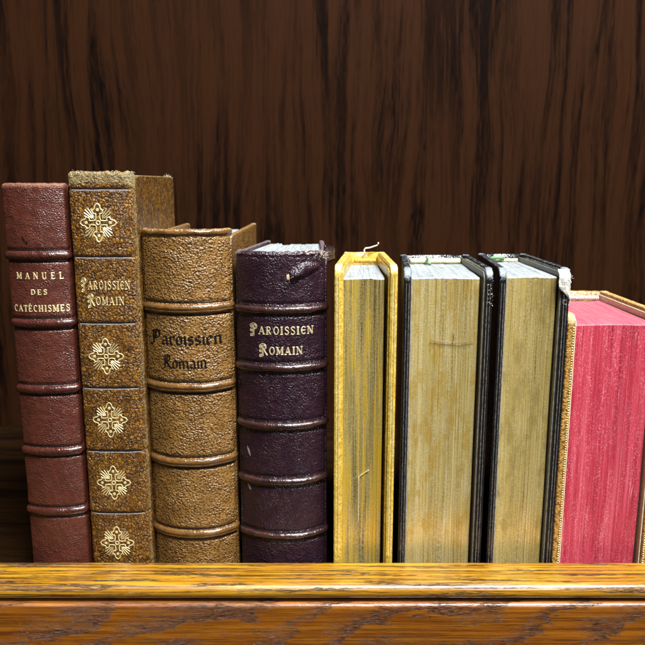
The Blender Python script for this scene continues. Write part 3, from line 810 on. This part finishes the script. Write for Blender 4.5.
closed_book(b4, sp, M['purple'], 66, 133.4, 2.4, xl_r=-10.5, xr_r=17.5, seed=41, sq=1.8, edge=.5, cw=1.0, joint=1.0)
patch('scuff', sp, -14.2, 49.5, .5, 2.0, M['scuff_pale'], b4, .03, .04, 7, .35)
patch('scuff', sp, -14.4, 33.5, .5, 1.7, M['scuff_pale'], b4, .03, .04, 9, .35)
# torn blister of leather near the top
V, F = [], []
nu_, nv_ = 17, 11
for j in range(nv_):
    for i in range(nu_):
        s_, r_ = i/(nu_-1), j/(nv_-1)
        x = lerp(4.2, 15.5, s_); zc_ = 124.2+3.0*s_+.8*math.sin(s_*3)
        z = zc_+lerp(-3.4, 3.0, r_)*(.35+.65*math.sin(PI*min(1, s_*.8+.2)))
        lift = 2.7*math.sin(PI*r_)*(1-s_)**.6*(.75+.4*nz(x, z, 3, .5))+.05
        V.append(sp.on(x, z, lift))
mesh('torn_flap', V, grid_faces(nu_, nv_), M['purple'], b4, True, [.1]*len(V))
patch('bare_hide_spot', sp, 3.2, 123.6, 0.75, 1.2, M['raw_hide'], b4, .03, .1, 4, .2)
# turned-up torn corner of the joint
V = []
for j in range(9):
    for i in range(9):
        a, b_ = i/8, j/8
        V.append((18.2+3.8*a+.6*nz(a*3, b_*3, 2), 8+13*a+2*b_*nz(a*2, 1, 5), 128.2+b_*(8.2-2.5*a)*(.9+.25*nz(a*5, b_*2, 8))))
torn = mesh('torn_joint', V, grid_faces(9, 9), M['purple'], b4, True, [.45 if k // 9 < 3 else .1 for k in range(81)])
sm = torn.modifiers.new('thick', 'SOLIDIFY'); sm.thickness = .0009
def fr4(r):
    u = r.uniform(.72, 1.0); x, y = sp._xy(u)
    return (x+r.uniform(-.5, .6), y+r.uniform(-.2, 2.5), 132.6+r.uniform(-2.6, .8)), (r.gauss(.2, .7), r.gauss(-.4, .5), r.gauss(.1, .6))
fray(b4, fr4, 60, M['thread'], 9, L=(.8, 2.6), r=.12)
def fr4b(r):
    u = r.uniform(.1, .75); x, y = sp._xy(u)
    return (x, y+r.uniform(1, 3.5), 133.2+r.uniform(-.4, .5)), (r.gauss(.6, .5), r.gauss(0, .6), r.gauss(0, .15))
fray(b4, fr4b, 26, M['thread'], 10, L=(1.5, 4), r=.13)

# ================================================================== fore-edge-out books
def fore_book(t, mat, xl, xr, xlr, xrr, depth, h, th, pz, pgm, topm, rf=3, seed=0, edge=.35, corner=.8, cr=6, gapl=.6, gapr=1.5, inner=None, conc=2.0, yf=2.6, hb=None, cover_labels=(None, None), hz=None, gl=(), rough=.15):
    """x values local; front covers at y=0, spine at y=depth"""
    L = board('cover', mat, t, xl, xlr, th, 0, depth, BASE, h, -1, rf, 1.2, .7, edge, corner, cr, rough, seed, cover_labels[0])
    R = board('cover', mat, t, xr, xrr, th, 0, depth, BASE, h, 1, rf, 1.2, .7, edge, corner, cr, rough, seed+3, cover_labels[1])
    if inner is not None:   # paste-down with its turn-in line
        for c, xf_, xr_, sd in ((L, xl+th, xlr+th, -1), (R, xr-th, xrr-th, 1)):
            board('endpaper', inner, c, xf_+.02*(-sd), xr_+.02*(-sd), .55, 1.2, depth-1, BASE+1.2, h-1.6, sd, max(rf-1, .5), .6, .2, .1, .1, 3, .1, seed+8)
    n = 24
    V, F = [], []
    # spine: shallow arc closing the back
    sx0, sx1 = xlr+.3, xrr-.3
    for j in range(31):
        z = lerp(BASE+.3, h-.2, j/30)
        for i in range(n+1):
            s = i/n; x = lerp(sx0, sx1, s); b = 3.2*math.sin(PI*s)
            V.append((x, depth-1.0+b, z+(.25*nz(x, 2, seed, .5) if j == 30 else 0)))
    base = len(V)
    for j in range(31):
        z = lerp(BASE+.3, h-.2, j/30)
        for i in range(n+1):
            s = i/n; x = lerp(sx0+.8, sx1-.8, s); b = 3.2*math.sin(PI*s)
            V.append((x, depth-2.4+b, z-.3*(j == 30)))
    F = grid_faces(n+1, 31)+[tuple(base+q for q in f) for f in grid_faces(n+1, 31)]
    F += [(30*(n+1)+i, 30*(n+1)+i+1, base+30*(n+1)+i+1, base+30*(n+1)+i) for i in range(n)]
    mesh('spine', V, F, mat, t, True, [.5 if (k % base)//(n+1) == 30 else 0 for k in range(len(V))])
    pb = page_block(t, pgm, topm, xl+th+gapl, xr-th-gapr, xlr+th+gapl*.6, xrr-th-.8, yf, depth-2.6, BASE+4, pz, conc, 170, .05, seed)
    if hb: headband(pb, xlr+th+1.5, xrr-th-1.5, depth-3.4, hz or pz+1.0, **hb)
    return L, R, pb

# 5 --- yellow
b5 = thing('book', 'narrow book with yellow leather covers, bright gilt page edges and white ribbon', 'book', (17.0, FY, BASE), G)
L, R, pb = fore_book(b5, M['yellow'], -12.4, 12.9, -6.6, 12.4, 56, 128.4, 3.1, 122.6, M['pg_gold'], M['top_white'], 4.0, 51, .3, .35, 5, .3, 1.9, M['yellow'], 2.2, hb=dict(mat=M['hand_orange'], r=1.1), hz=124.6)
for cov, xx in ((L, -12.4), (R, 12.9)):   # gilt fillets along the board edges
    sd = -1 if xx < 0 else 1
    for k, q in enumerate((.95, 2.0)):
        strip('gilt_fillet', [(xx-sd*q+.05*nz(z_, k, xx), -.10, z_) for z_ in [lerp(3.5, 124, j/60) for j in range(61)]], (.12, 0, 0), (0, .12, 0), M['gold'], cov)
rb = [(3, 54, 127), (2.6, 54.5, 129.4), (3.2, 55, 130.2), (5, 55, 130.3), (7, 54.6, 131.0), (8.6, 54.3, 131.6), (9.2, 54.2, 132.5), (9.0, 54.2, 132.9)]
V, F = tube(rb, .34, 6); mesh('ribbon_marker', V, F, M['ribbon'], b5, True)

# 6 --- black, thick
b6 = thing('book', 'thick black book with dull gilt fore-edge, between yellow book and thinner black one', 'book', (50.0, FY, BASE), G)
L6, R6, pb6 = fore_book(b6, M['black'], -17.8, 17.8, -13.2, 19.2, 58, 127.0, 3.0, 122.8, M['pg_olive'], M['top_white'], 4.5, 61, .40, .6, 6, .3, 1.7, M['greypaper'], 2.2, hb=dict(mat=M['hand_cream'], r=1.3), hz=124.2)
V, F = tube([(-1, 52.8, 125.2), (-.6, 52.2, 126.0), (-.8, 51.6, 125.2), (-.7, 50.6, 123.8), (-.2, 49, 123.4)], .7, 6)
mesh('ribbon_stub', V, F, M['hand_green'], b6, True)

def edge_mark(pb, pts, yf, conc, half, mat, r, xc=0.0):
    P = [(x, yf+conc*(1-((x-xc)/half)**2)+.06, z) for x, z in pts]
    mesh('scratch', *tube(P, r, 6), mat, pb, True)
M['mark_dark'] = plain('dark_scratch', (.16, .12, .05), .5, .2, .4, 1.5)
M['mark_pale'] = plain('pale_scratch', (.7, .64, .45), .5, .1, .3, 1.5)
edge_mark(pb6, [(-6+k*1.25, 98.5-2.6*math.sin(k/15*2.2+.35)+.04*k) for k in range(15)], 1.7, 2.2, 14, M['mark_dark'], .13)
edge_mark(pb6, [(3.2+.5*math.sin(k*.9), 101-k*1.3) for k in range(5)], 1.7, 2.2, 14, M['mark_dark'], .1)
edge_mark(pb, [(-1.6+k*.62, 38.0+k*.42) for k in range(8)], 1.9, 2.2, 9, M['mark_pale'], .10)
edge_mark(pb, [(-1.6+.05*nz(k, 1, 2), 38.0-k*2.0) for k in range(12)], 1.9, 2.2, 9, M['mark_pale'], .09)

# 7 --- black, thinner
b7 = thing('book', 'thinner black book with bare white board at its worn cover corner, beside red-edged book', 'book', (84.2, FY, BASE), G)
L7, R7, pb7 = fore_book(b7, M['black'], -14.2, 14.2, -9.4, 13.4, 63, 127.0, 3.0, 123.2, M['pg_olive2'], M['top_white'], 4.0, 71, .42, .6, 6, .6, 1.4, M['greypaper'], 2.2, hb=dict(mat=M['hand_cream'], r=.9), hz=124.0)
V, F = tube([(-5.5, 58.6, 124.6), (-3, 57.6, 125.4), (0, 57.4, 125.5), (2, 58, 124.8)], .9, 6)
mesh('ribbon_stub', V, F, M['hand_green'], b7, True)
for cov, xs, sd in ((L6, -17.8, -1), (R6, 17.8, 1), (L7, -14.2, -1), (R7, 14.2, 1)):
    for q, w_ in ((1.15, .10), (2.25, .16)):
        strip('edge_crease', [(xs-sd*q+.07*nz(z_, q, xs, .3), -.02+.07*nz(z_*.4, xs, q), z_) for z_ in [lerp(-6, 121, j/90) for j in range(91)]], (w_, 0, 0), (0, .05, 0), M['crease'], cov)
# frayed, split corner of the right cover
V = []
for j in range(15):
    for i in range(9):
        a, b_ = i/8, j/14
        z = lerp(114.5, 126.6, b_); wdt = lerp(.4, 4.6, sstep(0, .45, b_))
        x = 14.1-wdt*a+.25*nz(a*3, b_*6, 4)
        V.append((x, -.25-.55*math.sin(PI*a)*sstep(0, .25, b_)+.55*nz(a*4, b_*9, 6)+2.6*sstep(.72, 1, b_)**2, z+.3*nz(a*6, b_*3, 9)))
mesh('bare_corner', V, grid_faces(9, 15), M['board_core'], R7, True, [0]*len(V))
def fr7(r):
    z = r.uniform(112, 126.5)
    return (r.uniform(11.2, 14.4), r.uniform(-.4, .3)+(2 if z > 125 else 0), z), (r.gauss(0, .6), -.4, r.gauss(0, .7))
fray(R7, fr7, 34, M['board_core'], 12, L=(.6, 1.8), r=.12)
def fr6(r):
    z = r.uniform(112, 123.5)
    return (r.uniform(15.0, 17.8), r.uniform(-.3, .2)+(1.0 if z > 121 else 0), z), (r.gauss(0, .6), -.4, r.gauss(0, .7))
fray(R6, fr6, 26, M['board_core'], 14, L=(.5, 1.5), r=.10)

# 8 --- red page edges
b8 = thing('book', 'shortest book with red stained page edges and tan covers, last on the right', 'book', (119.3, FY, BASE), G)
L8, R8, pb8 = fore_book(b8, M['tan_worn'], -21.0, 20.5, -20.0, 19.8, 66, 108.4, 3.4, 103.8, M['pg_red'], M['top_red'], 3.6, 81, .35, .5, 6, .7, 1.6, M['paper'], 2.0, hb=dict(mat=M['hand_silver'], r=1.1, beads=34), hz=105.2)
def dots(cov, x):
    parts = []
    z = -6.0
    while z < 104.2:
        V, F = [], []
        r = .33
        for j in range(4):
            a = j/3*PI/2
            for i in range(8):
                b_ = 2*PI*i/8
                V.append((x+r*math.cos(a)*math.cos(b_), -.02-r*.7*math.sin(a), z+r*math.cos(a)*math.sin(b_)))
        F = [(j*8+i, j*8+(i+1) % 8, (j+1)*8+(i+1) % 8, (j+1)*8+i) for j in range(3) for i in range(8)]
        parts.append((V, F)); z += 1.05
    mesh('gilt_dot_roll', *merge(parts), M['gold'], cov, True)
dots(L8, -18.4); dots(R8, 17.9)

# ------------------------------------------------------------------ light, world, camera
w = bpy.data.worlds.new('World'); sc.world = w; w.use_nodes = True
bg = w.node_tree.nodes['Background']; bg.inputs[0].default_value = (.86, .93, 1.0, 1); bg.inputs[1].default_value = .03
def lamp(name, loc, tgt, sx, sy, power, colr):
    l = bpy.data.lights.new(name, 'AREA'); l.shape = 'RECTANGLE'; l.size = sx*MM; l.size_y = sy*MM
    l.energy = power; l.color = colr
    o = bpy.data.objects.new(name, l); col.objects.link(o)
    o.location = Vector(loc)*MM
    o.rotation_euler = (Vector(tgt)-Vector(loc)).to_track_quat('-Z', 'Y').to_euler()
    return o
lamp('ceiling_lamp', (300, -130, 1050), (30, 290, 60), 620, 80, 51, (.98, .98, 1.0))
lamp('added_fill_light', (450, -750, 750), (0, 290, 60), 260, 260, 5.0, (1.0, .96, .9))  # added frontal fill for spines and fore-edges, from an unseen source

cam = bpy.data.cameras.new('camera'); co = bpy.data.objects.new('camera', cam); col.objects.link(co)
co.location = (0, 0, .160); co.rotation_euler = (math.radians(90-11.05), 0, 0)
cam.sensor_width = 36; cam.lens = 712/645*36
cam.clip_start = .01; cam.clip_end = 20
cam.dof.use_dof = True; cam.dof.focus_distance = .285; cam.dof.aperture_fstop = 19
sc.camera = co
sc.view_settings.view_transform = 'Standard'; sc.view_settings.look = 'None'
sc.view_settings.exposure = 0; sc.view_settings.gamma = 1
sc.render.engine = 'CYCLES'
sc.cycles.max_bounces = 6
